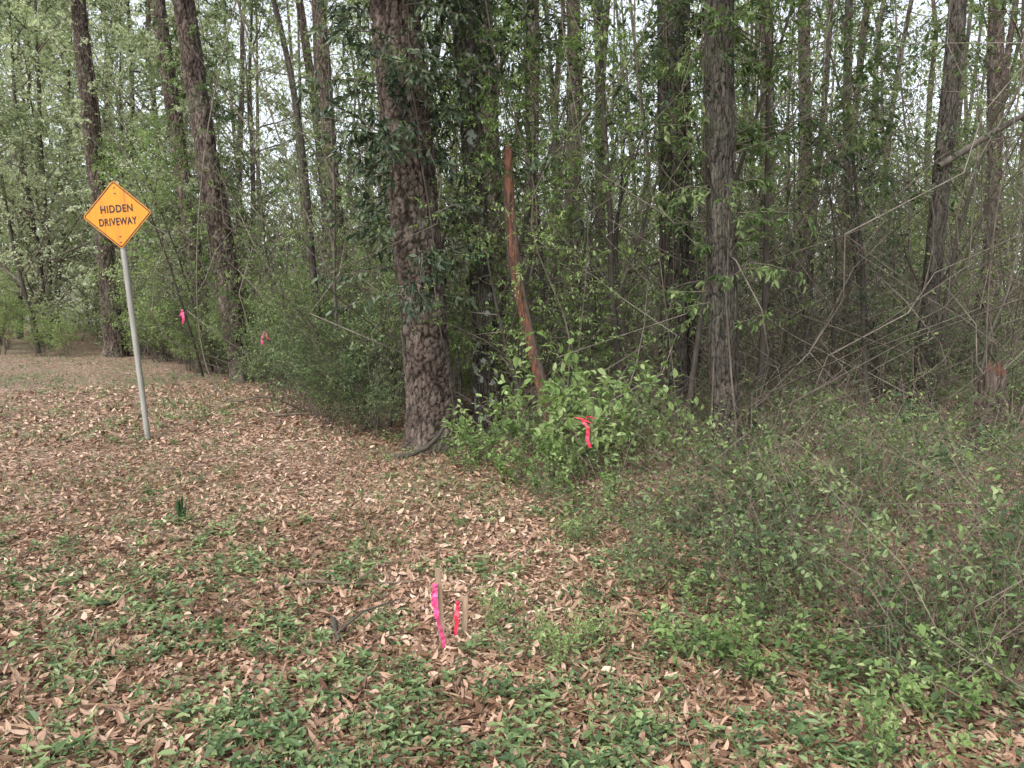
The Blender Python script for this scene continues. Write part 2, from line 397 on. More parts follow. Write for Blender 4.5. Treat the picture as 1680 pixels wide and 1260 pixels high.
# ------------------------------------------------------------ branching plants
def rvec(s=1.0): return Vector((random.gauss(0, s), random.gauss(0, s), random.gauss(0, s)))
def put_leaves(mb, pts, d, S, tv):
    k = S['nl']; size = S['size']; m = len(pts)-1
    for i in range(k):
        t = (i+U(0, 1))/k*m; j = min(int(t), m-1); f = t-j
        p = pts[j]*(1-f)+pts[j+1]*f
        ax = Vector(d)*.6+rvec(.55); ax.z -= S.get('droop', .1); ax.normalize()
        nn = Vector((0, 0, 1))*S.get('flat', 1.2)+rvec(.5)
        L = size*U(.6, 1.3)
        p = p+rvec(S.get('spread', .01))
        mb.L.append((S['lm'], *p, *ax, *nn, L, L*S['asp']*U(.85, 1.15), min(1, max(0, tv+random.gauss(0, .18)))))
def grow(mb, p, d, L, r, lvl, S, mbt=None, tv=.5):
    n = S['seg'][lvl]; pts = [Vector(p)]; dd = Vector(d).normalized(); wob = S['wob'][lvl]; up = S['up'][lvl]
    for i in range(n):
        dd = (dd+rvec(wob)+Vector((0, 0, up))).normalized(); pts.append(pts[-1]+dd*(L/n))
    e = S.get('taper', .25)
    (mbt or mb).tube(pts, [max(.0012, r*(1-(1-e)*i/n)) for i in range(n+1)], 7 if r > .025 else (4 if r > .006 else 3), 0, U(.2, .8))
    if lvl < S['max']:
        k = S['kids'][lvl]; k = max(1, int(k*U(.75, 1.25)))
        for q in range(k):
            t = S['t0'][lvl]+(1-S['t0'][lvl])*((q+U(0, 1))/k)
            tt = t*n; j = min(int(tt), n-1); f = tt-j
            pp = pts[j]*(1-f)+pts[j+1]*f; tan = (pts[j+1]-pts[j]).normalized()
            perp = tan.cross(rvec(1)); perp.normalize()
            ang = S['ang'][lvl]*U(.7, 1.3)
            cd = tan*math.cos(ang)+perp*math.sin(ang)
            if lvl >= 1: cd.z *= .6
            nv = min(.95, max(.05, tv+random.gauss(0, .2))) if lvl <= 1 else tv
            grow(mb, pp, cd, L*S['lr'][lvl]*U(.6, 1.2)*(1.15-.5*t), max(.0012, r*(1-.6*t)*S['rr'][lvl]), lvl+1, S, None, nv)
    if lvl >= S['leaf'] and S['nl'] > 0: put_leaves(mb, pts, dd, S, tv)
    return pts

def spec(**k):
    S = dict(seg=[8, 5, 4, 3], wob=[.06, .14, .2, .25], up=[.05, .03, .0, -.02], kids=[18, 6, 4], t0=[.25, .2, .15], ang=[.95, .8, .8],
             lr=[.33, .42, .5], rr=[.4, .5, .5], max=3, leaf=2, nl=6, size=.06, asp=.45, lm=1, taper=.2)
    S.update(k); return S

def young(name, h, r, S, leafm, lean=.05):
    mt = MB(); mc = MB()
    grow(mc, (0, 0, -.1), (U(-lean, lean), U(-lean, lean), 1), h, r, 0, S, mt, U(.35, .65))
    return mt.mesh(name+"_trunk", [B_fhard]), mc.mesh(name+"_crown", [B_twig, leafm])
def crown(name, L, r, S, leafm, bark):
    mc = MB(); grow(mc, (0, 0, -.2), (0, 0, 1), L, r, 0, S, None, .5)
    return mc.mesh(name, [bark, leafm])
def shrub(name, h, ns, S, leafm, bark, spread=.5, dead=0):
    mb = MB()
    for i in range(ns):
        a = U(0, 6.28); d = Vector((math.cos(a)*spread*U(.2, 1), math.sin(a)*spread*U(.2, 1), 1))
        grow(mb, (math.cos(a)*.12*U(0, 1.5), math.sin(a)*.12*U(0, 1.5), -.04), d, h*U(.5, 1.15), .004+.003*h, 0, S, None, U(.15, .85))
    if dead:
        S2 = dict(S); S2['nl'] = 0; S2['kids'] = [4, 2, 1]
        for i in range(dead):
            a = U(0, 6.28); d = Vector((math.cos(a)*.6, math.sin(a)*.6, 1))
            grow(mb, (U(-.2, .2), U(-.2, .2), -.04), d, h*U(.5, 1.15), .004, 0, S2, None, .9)
    return mb.mesh(name, [bark, leafm])

YT = []
for i in range(3):
    YT.append(young("young_mid", 7.5, .045, spec(kids=[24, 6, 3], t0=[.12, .15, .1], nl=6, size=.072, flat=1.4, wob=[.1, .16, .2, .25]), M_mid))
for i in range(2):
    YT.append(young("young_light", 6.5, .036, spec(kids=[22, 7, 3], t0=[.15, .1, .1], nl=7, size=.066, flat=2.5, ang=[1.2, .9, .8], wob=[.12, .16, .2, .25]), M_light))
for i in range(2):
    YT.append(young("young_dark", 6.0, .04, spec(kids=[22, 6, 3], t0=[.2, .15, .1], nl=6, size=.085, asp=.36), M_dark))
for i in range(2):
    YT.append(young("young_high", 8.0, .05, spec(kids=[22, 7, 3], t0=[.32, .15, .1], nl=7, size=.095, asp=.38, lr=[.36, .42, .5], droop=.35), M_mid if i else M_dark))
YB = []
for i in range(4):
    YB.append(young("bare", 8.0, .03, spec(kids=[12, 5, 2], t0=[.2, .2, .1], nl=2, size=.05, wob=[.17, .2, .25, .3], ang=[.6, .7, .8], up=[.09, .06, .0, 0]), M_mid, .2))
TALL = []
for i, m in enumerate((M_pale, M_pale, M_mid, M_light)):
    TALL.append(young("tall", 15.0, .12, spec(kids=[30, 8, 4], t0=[.05, .12, .1], nl=7, size=.13, asp=.6, lr=[.25, .4, .45], spread=.07), m, .05))
PC = [crown("pine_crown", 9, .12, spec(kids=[15, 5, 2], t0=[.05, .35, .3], nl=12, size=.26, asp=.07, lr=[.30, .4, .3], flat=0, droop=-.1, ang=[1.3, .7, .7]), M_needle, B_fpine) for i in range(2)]
HC = [crown("hard_crown", 7, .09, spec(kids=[12, 5, 3], t0=[.02, .2, .1], nl=5, size=.13, asp=.5, lr=[.4, .42, .45], ang=[.8, .8, .8], spread=.04), m, B_fhard) for m in (M_mid, M_light)]

# ------------------------------------------------------------ trunks
def worley(u, v, nc, rs):
    fp = rs.random((nc, 400, 2)); cid = rs.random((nc, 400))
    iu = np.floor(u).astype(int); iv = np.floor(v).astype(int)
    F1 = np.full(u.shape, 9.); F2 = np.full(u.shape, 9.); C = np.zeros(u.shape)
    for a in (-1, 0, 1):
        for b in (-1, 0, 1):
            ju = iu+a; jv = iv+b; q = fp[ju % nc, jv % 400]
            d = np.hypot(ju+q[..., 0]-u, jv+q[..., 1]-v)
            closer = d < F1
            F2 = np.where(closer, F1, np.minimum(F2, d)); C = np.where(closer, cid[ju % nc, jv % 400], C); F1 = np.where(closer, d, F1)
    return F1, F2, C
def trunk_mesh(name, h, r0, r1, lean=(0, 0), bend=.05, nside=40, zfine=3.0, dz=.05, cell=(.075, .16), depth=.02, mat=None, flare=.35, seed=1, base=-.3, jag=0):
    rs = np.random.default_rng(seed)
    zs = np.concatenate([np.arange(base, min(zfine, h), dz), np.arange(min(zfine, h), h+.01, max(dz, .25))]) if zfine < h else np.linspace(base, h, int((h-base)/dz))
    th = np.arange(nside)*2*math.pi/nside
    Zg, Tg = np.meshgrid(zs, th, indexing='ij')
    f = np.clip(Zg/h, 0, 1); R = r0+(r1-r0)*f**.9
    lob = 1+.35*np.sin(Tg*3+rs.uniform(0, 6))+.25*np.sin(Tg*5+rs.uniform(0, 6))
    R = R+r0*flare*lob*np.exp(-np.clip(Zg, -.1, 9)/.28)
    R = R*(1+.05*np.sin(Tg*2+Zg*.9+rs.uniform(0, 6))+.03*np.sin(Tg*3-Zg*1.7))
    nx = np.cos(Tg)*r0; ny = np.sin(Tg)*r0
    w1 = vnoise(nx*9+ny*5+4, Zg*5, seed)-.5; w2 = vnoise(nx*6-ny*8+9, Zg*6, seed+3)-.5; w3 = vnoise(nx*41+ny*27, Zg*34, seed+5)-.5
    nc = max(5, int(round(2*math.pi*r0/cell[0]))); u = Tg/(2*math.pi)*nc+w1*.8+w3*.35; v = Zg/cell[1]+50+w2*.9+w3*.35
    F1, F2, C = worley(u, v, nc, rs)
    e1 = np.clip((F2-F1)/.22, 0, 1)
    nc2 = max(4, int(round(2*math.pi*r0/(cell[0]*1.4))))
    G1, G2, C2 = worley(Tg/(2*math.pi)*nc2+w2*.9+w3*.3, Zg/(cell[1]*4.2)+90+w1*.5, nc2, rs)
    e2 = np.clip((G2-G1)/.2, 0, 1)
    e = (e1*.5+.5)*e2 if cell[1]/cell[0] > 3.5 else (.1+.9*np.minimum(e1+.15*C, 1))*(.15+.85*e2)
    e = e*e*(3-2*e)
    R = R+(e-1)*depth+(C-.5)*depth*.9+w3*depth*.5
    cx = lean[0]*Zg+bend*np.sin(Zg/h*5+seed)-bend*math.sin(seed); cy = lean[1]*Zg+bend*np.cos(Zg/h*4+seed*2)-bend*math.cos(seed*2)
    if jag: Zg = np.where(Zg > h-1e-3-dz*3, Zg+jag*vnoise(Tg*3, Tg*0, seed), Zg)
    V = np.stack([cx+R*np.cos(Tg), cy+R*np.sin(Tg), Zg], -1).reshape(-1, 3)
    m = len(zs); i = np.arange(m-1)[:, None]*nside; j = np.arange(nside)[None]; j2 = (j+1) % nside
    F = np.stack([i+j, i+j2, i+nside+j2, i+nside+j], -1).reshape(-1, 4)
    mb = MB(); mb.add(V, F, 0, C.ravel()*.6+C2.ravel()*.4, e.ravel(), True)
    return mb.mesh(name, [mat or B_pine]), (float(cx[-1, 0]), float(cy[-1, 0]), h)

def tree(name, x, y, h, r0, r1, lean, kind, label, cat, seed, bend=.05, flare=.35, group=None, mat=None):
    pine = kind == 'pine'
    z = Hf(x, y)
    zf = 1.6+.45*y+1.5
    me, top = trunk_mesh(name+"_trunk", h, r0, r1, lean, bend, 130 if y < 12 else 72, min(zf, h), .016 if y < 12 else .035,
                         (.07, .11) if pine else (.036, .12), (.024 if pine else .010)*(1 if r0 > .15 else .6), mat or (B_pine if pine else B_hard), flare, seed)
    e = obj(name, None, (x, y, z), label=label, cat=cat, group=group)
    obj("trunk", me, parent=e)
    obj("crown", random.choice(PC if pine else HC), top, (lean[1]*-.5, lean[0]*.5, U(0, 6)), U(.85, 1.1)*(1 if r0 > .15 else .6), parent=e)
    return e
tree("pine_tree", -11.7, 21.6, 17, .27, .18, (-.055, .0), 'pine', "straight pine with rough bark beside the leaf-covered verge", "pine tree", 1)
tree("pine_tree", -7.84, 19, 17, .22, .14, (-.105, 0), 'pine', "leaning pine tangled in vines and shrubs", "pine tree", 2)
tree("pine_tree", -5.8, 15.8, 16, .26, .18, (-.122, 0), 'pine', "leaning pine with flared base at the thicket edge", "pine tree", 3)
tree("pine_tree", -3.98, 18, 16, .20, .13, (-.075, 0), 'pine', "slender dark pine rising out of the thicket", "pine tree", 4)
tree("pine_tree", -.93, 8.95, 15, .31, .24, (-.10, .01), 'pine', "thick pine with deeply plated bark and climbing leafy vine", "pine tree", 5, flare=.3)
tree("hardwood_tree", -.30, 9.6, 13, .165, .12, (-.07, .0), 'hard', "grey trunk spotted with pale lichen beside the thick pine", "tree", 6, mat=B_lich)
tree("pine_tree", -.2, 14, 15, .17, .11, (-.04, 0), 'pine', "slim dark pine behind the lichen-spotted trunk", "pine tree", 7)
tree("hardwood_tree", 2.43, 11, 14, .21, .15, (-.008, 0), 'hard', "straight dark hardwood with a thinner stem alongside", "tree", 8)
tree("hardwood_tree", 2.82, 11.3, 12, .12, .08, (-.035, 0), 'hard', "thinner grey stem close beside a straight dark trunk", "tree", 9)
tree("hardwood_tree", 2.5, 8.4, 13, .17, .13, (-.045, 0), 'hard', "grey-brown trunk hung with leafy vine above low shrubs", "tree", 10)
t11 = tree("hardwood_tree", 6.19, 11, 12, .145, .09, (.02, 0), 'hard', "slender curving tree with one limb arching outward", "tree", 11, bend=.14)
tree("pine_tree", 13.1, 20, 17, .22, .15, (-.045, 0), 'pine', "straight pine with pale flaky bark deep in the wood", "pine tree", 12)
tree("pine_tree", 8.0, 20, 17, .19, .13, (-.035, 0), 'pine', "straight pine with pale flaky bark deep in the wood", "pine tree", 13)
tree("pine_tree", 5.9, 17, 16, .18, .12, (-.01, 0), 'pine', "slim reddish pine among bare saplings", "pine tree", 14)
tree("hardwood_tree", 6.6, 13, 9, .075, .045, (-.11, 0), 'hard', "thin leaning grey tree among bare saplings", "tree", 15, bend=.15)
tree("hardwood_tree", 6.1, 15, 9, .07, .05, (0, 0), 'hard', "thin straight grey tree in the undergrowth", "tree", 16, bend=.1)
tree("hardwood_tree", -3.2, 13, 8, .075, .045, (-.17, 0), 'hard', "thin pale tree leaning over the thicket", "tree", 17, bend=.15)
tree("hardwood_tree", 3.6, 14.5, 12, .11, .07, (.02, .0), 'hard', "thin straight grey tree in the undergrowth", "tree", 18)
tree("hardwood_tree", 1.9, 16.5, 12, .12, .08, (.0, .0), 'hard', "thin straight grey tree in the undergrowth", "tree", 19)
mb = MB(); z0 = 4.2-Hf(6.19, 11)
grow(mb, (.1, 0, z0-.3), (.75, -.1, .45), 2.9, .055, 0, spec(kids=[7, 4, 3], nl=4, size=.06, wob=[.12, .15, .2, .2], taper=.4), None, .5)
obj("limb", mb.mesh("limb", [B_fhard, M_mid]), parent=t11)

BT = []
for i in range(4):
    me, top = trunk_mesh("wood_pine", 15, .2, .11, (U(-.02, .02), 0), .18, 30, 15, .09, (.085, .16), .014, B_fpine, .2, 30+i); BT.append((me, top, True))
for i in range(4):
    me, top = trunk_mesh("wood_hard", 12, .10, .06, (U(-.07, .07), 0), .4, 24, 12, .1, (.05, .25), .006, B_fhard, .25, 40+i); BT.append((me, top, False))
placed = [(-11.7, 21.6), (-7.84, 19), (-5.8, 15.8), (-4, 18), (-.93, 8.95), (-.34, 10.2), (2.43, 11), (2.5, 8.4), (6.19, 11), (13.1, 20), (8, 20), (5.9, 17)]
cnt = 0; tries = 0
while cnt < 46 and tries < 6000:
    tries += 1
    y = 15+34*random.random()**.9; x = U(-.72, .74)*y
    if x < edge_x(y)+1.0: continue
    if any((x-a)**2+(y-b)**2 < 1.9**2 for a, b in placed): continue
    placed.append((x, y)); me, top, pine = random.choice(BT[:4] if random.random() < .5 else BT[4:])
    s = U(.6, 1.35)
    e = obj("pine_tree" if pine else "hardwood_tree", None, (x, y, Hf(x, y)), (U(-.06, .06), U(-.1, .1), U(0, 6.28)), s,
            label="tall straight pine deep in the wood" if pine else "slim grey hardwood standing deep in the wood", cat="pine tree" if pine else "tree", group="trees of the wood")
    obj("trunk", me, parent=e)
    obj("crown", random.choice(PC if pine else HC), top, (0, 0, U(0, 6)), U(.8, 1.0) if pine else .7, parent=e)
    cnt += 1

def put_tree(pair, name, x, y, s, label, cat, group, rz=None, tilt=.04):
    e = obj(name, None, (x, y, Hf(x, y)), (U(-tilt, tilt), U(-tilt, tilt), U(0, 6.28) if rz is None else rz), s, label=label, cat=cat, group=group)
    obj("trunk", pair[0], parent=e); obj("crown", pair[1], parent=e)
    return e
for (x, y, s, k) in [(-15.5, 24.5, .95, 0), (-13.6, 26, 1.1, 1), (-17.5, 28, 1, 1), (-19.5, 29, 1.1, 0), (-16.5, 32, 1.2, 1), (-21.5, 33, 1.1, 0), (-24, 34, 1.2, 1), (-12.6, 23.8, .75, 0),
                     (-27, 38, 1.2, 0), (-10.3, 23, .8, 0), (-8.5, 25, 1, 1), (-6, 24, 1, 0), (-18.5, 26.4, .7, 0), (-14.8, 22.9, .6, 1), (-31, 44, 1.2, 1), (-16.2, 25.2, .9, 0), (-9.4, 21.4, .6, 1)]:
    put_tree(TALL[k], "leafy_tree", x, y, s, "tree draped in pale new leaves along the verge", "tree", "leafy trees along the verge")
for (x, y, s, k) in [(2, 27, .9, 2), (9, 30, 1, 3), (16, 30, 1, 2), (-2, 29, .9, 3), (4.5, 33, 1.0, 2), (22, 32, 1, 3), (12, 33, .9, 3)]:
    put_tree(TALL[k], "leafy_tree", x, y, s, "leafy spring-green tree inside the wood", "tree", "leafy trees of the wood")

hand = [(-.05, 9.3, .78, 3), (1.2, 11.6, .6, 3), (-2.2, 10.5, .55, 4), (1.5, 9.6, 1.0, 7), (-1.75, 10.2, .95, 4), (3.3, 9.8, .95, 8), (.55, 10.5, .95, 8), (-3.2, 12.2, .8, 1), (4.6, 10.6, .7, 6), (-6.9, 16.3, .8, 4), (-4.7, 14.2, .6, 3), (-8.6, 19.4, .8, 3), (3.6, 11.5, .9, 4), (5.2, 12.5, .9, 0),
        (2.2, 9.2, .85, 8), (4.9, 9.9, .8, 7), (6.9, 11.8, .95, 8), (.2, 8.95, .72, 4), (-.65, 9.7, .9, 4)]
for x, y, s, k in hand:
    put_tree(YT[k], "young_tree", x, y, s, "young evergreen tree with glossy dark leaves" if k in (5, 6, 7) else "young tree with small spring-green leaves", "young tree", "young trees of the understory")
cnt = 0
while cnt < 42:
    y = 11+20*random.random()**1.1; x = U(-.72, .74)*y
    if x < edge_x(y)+.6: continue
    k = random.choice([0, 1, 2, 0, 1, 3, 4, 3, 5])
    put_tree(YT[k], "young_tree", x, y, U(.5, 1.1), "young tree with small spring-green leaves" if k != 5 else "young evergreen tree with glossy dark leaves", "young tree", "young trees of the understory")
    cnt += 1
cnt = 0
while cnt < 50:
    y = 8.8+14*random.random()**1.2; x = U(-.72, .74)*y
    if x < edge_x(y)+.7: continue
    put_tree(random.choice(YB), "sapling", x, y, U(.45, 1.15), "nearly bare thin sapling in the undergrowth", "sapling", "bare saplings of the understory", None, .18)
    cnt += 1

# ------------------------------------------------------------ shrubs
Sd = dict(seg=[6, 4, 3, 3], kids=[6, 3, 2], t0=[.3, .15, .1], ang=[.8, .8, .7], lr=[.5, .5, .5], rr=[.5, .6, .6], wob=[.14, .22, .28, .3])
SHA = [shrub("shrub_small_leaf", 1.0, 6, spec(**Sd, nl=6, size=.042, asp=.52, max=2, leaf=1), M_blue, B_dead, .9, 4) for i in range(4)]
SHB = [shrub("shrub_mid", 1.2, 6, spec(**Sd, nl=7, size=.055, asp=.42, max=2, leaf=1), M_mid, B_twig, .7, 2) for i in range(2)]
SHT = [shrub("shrub_twiggy", 2.4, 8, spec(**{**Sd, 'kids': [11, 5, 2]}, nl=5, size=.050, asp=.5, max=3, leaf=2), (M_blue, M_mid, M_light)[i], B_twig, .5, 9) for i in range(3)]
SHL = [shrub("shrub_large_leaf", .8, 7, spec(**{**Sd, 'kids': [6, 2, 2]}, nl=8, size=.074, asp=.58, max=1, leaf=0, droop=.25, flat=1.8), M_light, B_twig, .8) for i in range(3)]
SHD = [shrub("dead_brush", .9, 2, spec(**Sd, nl=1, size=.03, max=2, leaf=2), M_blue, B_dead, .9, 14) for i in range(2)]
def sh(me, x, y, s, label, group, name="shrub", cat="shrub"):
    return obj(name, me, (x, y, Hf(x, y)), (0, 0, U(0, 6.28)), (s, s, s*U(.85, 1.15)), label=label, cat=cat, group=group)
GL = "shrubs of the undergrowth"
cnt = 0
while cnt < 54:
    y = 9.3+15*random.random(); x = float(edge_x(y))+U(.1, 3.4)
    if abs(x+.93) < .9 and y < 10.2: continue
    sh(random.choice(SHT[:2]+SHT), x, y, U(.4, .95), "dense twiggy shrub with small leaves in the thicket", GL); cnt += 1
cnt = 0
while cnt < 42:
    y = 9.3+9*random.random(); x = U(0, .74)*y
    if x < edge_x(y)+1.5: continue
    sh(random.choice(SHT+SHB+SHA), x, y, U(.35, .75), "twiggy shrub with small leaves on the forest floor", GL); cnt += 1
for (x, y, s) in [(-2.1, 9.75, .45), (-1.75, 9.45, .35), (-2.6, 10.3, .6), (-3.3, 11.3, .65), (-2.9, 10.7, .45), (-4.1, 12.7, .6)]:
    sh(random.choice(SHT[:2]), x, y, s, "dense twiggy shrub with small leaves in the thicket", GL)
for (x, y, s) in [(-15.6, 22.3, .7), (-16.9, 24.5, .8), (-14.2, 22.0, .6), (-18.6, 26.5, .9), (-13, 21.4, .5), (-20.5, 29.5, 1), (-22, 31.5, 1), (-24, 34, 1.1), (-9.6, 19.8, .6), (-10.5, 20.6, .5), (-26.5, 37.5, 1.2)]:
    sh(SHT[2], x, y, s*1.2, "leafy light green shrub beside the verge", GL)
cnt = 0
while cnt < 66:
    y = 2.4+7.5*random.random(); x = U(.0, .78)*y
    ex = float(edge_x(y))
    if x < ex+.1: continue
    din = x-ex
    r = random.random()
    s = (.26+.42*min(1, din/1.5))*U(.6, 1.4)
    if r < .5: sh(random.choice(SHA), x, y, s*1.2, "low bushy shrub with tiny green leaves and thin stems", GL)
    elif r < .68: sh(random.choice(SHB), x, y, s*.95, "low leafy green shrub in the undergrowth", GL)
    elif r < .84: sh(random.choice(SHL), x, y, s*.8, "soft broad-leaved shrub with bright green leaves", GL)
    else: sh(random.choice(SHD), x, y, s*1.1, "tangle of dead brown stems in the undergrowth", GL, "dead_brush", "dead brush")
    cnt += 1
for (x, y, s) in [(.2, 7.7, 1.1), (.65, 7.7, 1.35), (1.05, 7.9, 1.3), (-.3, 7.9, .9), (1.9, 7.5, .8), (.45, 7.2, .95), (.9, 7.1, 1.0), (1.25, 7.5, 1.15), (0, 7.1, .65), (-.55, 7.7, .65), (.3, 6.5, .5), (.8, 6.1, .5)]:
    sh(random.choice(SHL), x, y, s, "bright broad-leaved shrub below the trees", "broad-leaved shrubs")
for (x, y, s) in [(.92, 3.35, .5), (1.1, 3.2, .42), (.2, 3.3, .28), (.35, 3.5, .25), (-.1, 3.75, .25), (1.35, 2.5, .35)]:
    sh(random.choice(SHL), x, y, s, "small bright broad-leaved plant rising from dry leaves", "broad-leaved plants", "leafy_plant", "plant")

WD = []
for i in range(6):
    mb = MB()
    for s_ in range(random.randint(2, 5)):
        a = U(0, 6.28); h = U(.05, .2); d = Vector((math.cos(a)*1.1, math.sin(a)*1.1, 1))
        pts = [Vector((U(-.001, .001), U(-.001, .001), -.01))]
        for q in range(4): d = (d+rvec(.2)).normalized(); pts.append(pts[-1]+d*h/4)
        mb.tube(pts, [.0025, .002, .002, .0015, .001], 4, 1, .6)
        for q in range(9):
            t = .2+.8*q/8; tt = t*4; j = min(3, int(tt)); p = pts[j].lerp(pts[j+1], min(1, tt-j)); b = q*2.4+a
            L = U(.03, .075)*(1.15-.4*t)
            mb.L.append((1, *p, math.cos(b), math.sin(b), U(-.2, .6), -math.cos(b)*.4+U(-.3, .3), -math.sin(b)*.4+U(-.3, .3), 1, L, L*U(.3, .55), U(.1, .95)))
    WD.append(mb.mesh("weed", [B_twig, M_weed]))
cnt = 0
while cnt < 200:
    r = 2.3*(9/2.3)**random.random(); a = U(-.64, .5); x = r*math.sin(a); y = r*math.cos(a)
    if x > edge_x(y)+1.0: continue
    if 6 < y and random.random() < .6: continue
    if (x+.33)**2+(y-3.3)**2 < .09: continue
    if vnoise(x*.9, y*.9, 7)*.5+vnoise(x*3.3, y*3.3, 8)*.5 < .40: continue
    obj("weed", random.choice(WD), (x, y, Hf(x, y)), (0, 0, U(0, 6.28)), U(.5, 1.2), label="low green weed growing through dry leaves", cat="weed", group="weeds on the verge"); cnt += 1
def tuft(x, y, h, n):
    mb = MB()
    for i in range(n):
        a = U(0, 6.28); mb.L.append((0, U(-.03, .03), U(-.03, .03), 0, math.cos(a)*.3, math.sin(a)*.3, 1, math.cos(a), math.sin(a), 0, h*U(.6, 1.1), .012, U(0, .5)))
    obj("grass_tuft", mb.mesh("tuft", [M_weed]), (x, y, Hf(x, y)), label="upright tuft of dark green grass blades", cat="grass tuft", group="grass tufts")
tuft(-2.67, 5.8, .2, 26); tuft(-1.5, 3.6, .12, 18); tuft(-4.6, 14.8, .5, 50)

# ------------------------------------------------------------ climbing vines with leaves
def climbing(name, x, y, lean, r, z0, z1, n, S, leafm, label, ln=(.3, .8), ns=3):
    mb = MB()
    for i in range(n):
        z = z0+(z1-z0)*random.random()**.7; a = U(0, 6.28)
        p = (lean*z+math.cos(a)*r, math.sin(a)*r, z)
        grow(mb, p, (math.cos(a), math.sin(a), U(-.3, .6)), U(*ln), .008, 1, S, None, U(.15, .7))
    for k in range(ns):
        a = U(0, 6); pts = []
        for i in range(14):
            z = (z1-.2)*i/13; a += U(-.25, .25); rr = r+.03+(.12*math.exp(-z*2)); pts.append(Vector((lean*z+math.cos(a)*rr, math.sin(a)*rr, z)))
        mb.tube(pts, [.014-.0006*i for i in range(14)], 6, 0, .4)
    obj(name, mb.mesh(name, [B_twig, leafm]), (x, y, Hf(x, y)), label=label, cat="vine")
Sv = spec(seg=[5, 4, 3, 3], nl=9, size=.10, asp=.36, max=2, leaf=1, droop=.45, kids=[4, 4, 2], flat=.6, up=[0, -.05, -.1, -.1])
climbing("climbing_vine", -.93, 8.95, -.10, .25, 1.7, 6.5, 180, Sv, M_dark, "dark glossy-leaved vine climbing the thick pine", (.35, .95))
climbing("climbing_vine", -.30, 9.6, -.07, .15, 3.4, 7.0, 34, Sv, M_dark, "dark leafy vine high on a lichen-spotted trunk", (.3, .9), 1)
climbing("climbing_vine", 2.5, 8.4, -.045, .14, 1.5, 6.0, 75, {**Sv, 'size': .09}, M_mid, "loose green vine hanging around a grey trunk", (.3, .9))
climbing("climbing_vine", 2.43, 11, -.008, .18, 3.2, 7.5, 36, {**Sv, 'size': .09}, M_mid, "leafy vine high on a straight dark trunk", (.3, .9))
climbing("climbing_vine", -5.8, 15.8, -.122, .2, 1.2, 9, 80, {**Sv, 'size': .09}, M_mid, "small-leaved vine clinging to a leaning pine", (.3, 1.2))
climbing("climbing_vine", -7.84, 19, -.105, .2, .8, 9, 90, {**Sv, 'size': .10, 'asp': .5}, M_pale, "pale-leaved vine wrapping a leaning pine", (.4, 1.4))
climbing("climbing_vine", -11.7, 21.6, -.055, .2, 1.5, 11, 80, {**Sv, 'size': .10, 'asp': .5}, M_pale, "pale-leaved vine on a straight pine by the verge", (.4, 1.5))
def hang(x, y, pts, r, label):
    mb = MB(); P = [Vector(p) for p in pts]; out = []
    for i in range(len(P)-1):
        p0 = P[max(0, i-1)]; p1 = P[i]; p2 = P[i+1]; p3 = P[min(len(P)-1, i+2)]
        for s_ in range(5):
            t = s_/5; out.append(.5*((2*p1)+(p2-p0)*t+(2*p0-5*p1+4*p2-p3)*t*t+(3*p1-p0-3*p2+p3)*t**3))
    out.append(P[-1]); mb.tube(out, [r]*len(out), 6, 0, .5)
    obj("hanging_vine", mb.mesh("vine", [B_twig]), (x, y, Hf(x, y)), label=label, cat="vine", group="bare hanging vines")
hang(-5.0, 11.5, [(.3, 1.5, 7), (.1, .6, 4.6), (.05, .1, 2.4), (.15, .0, .9), (.6, -.2, .25), (1.2, -.3, .3), (1.7, .1, .02)], .012, "long bare vine looping down to the ground")
hang(-3.4, 12, [(-1.2, .5, 7), (-.6, .3, 5), (.0, 0, 3.4), (.5, .1, 1.8), (.6, .2, 0)], .014, "bare vine hanging through the thicket")
for i in range(18):
    y = U(8.6, 13); x = U(float(edge_x(y))+.6, y*.7); a = U(-1.6, 1.6)
    hang(x, y, [(a, U(-.3, .3), 7.5), (a*.6+U(-.4, .4), 0, 5), (U(-.45, .45), 0, 3), (U(-.4, .4), 0, 1.3), (0, 0, -.05)], U(.005, .012), "thin bare vine hanging from the canopy")

mt = MB(); mc = MB()
mt.tube([Vector(p) for p in [(.2, 0, -.1), (.12, 0, .7), (-.03, 0, 1.5), (-.08, 0, 1.9)]], [.06, .052, .048, .045], 8, 0, .5)
for d, L in (((-.55, 0, 1), 2.3), ((.35, .1, 1), 3.2), ((.05, -.2, 1), 2.6), ((-.2, .3, 1), 3)):
    grow(mc, (-.08, 0, 1.88), d, L, .034, 0, spec(kids=[8, 5, 3], nl=6, size=.05, flat=2.5, wob=[.12, .15, .2, .2]), mt, .5)
e = obj("forked_tree", None, (1.6, 10.6, Hf(1.6, 10.6)), label="small forked tree with spreading flat leaf sprays", cat="tree")
obj("trunk", mt.mesh("forked_trunk", [B_fhard]), parent=e); obj("crown", mc.mesh("forked_crown", [B_twig, M_light]), parent=e)

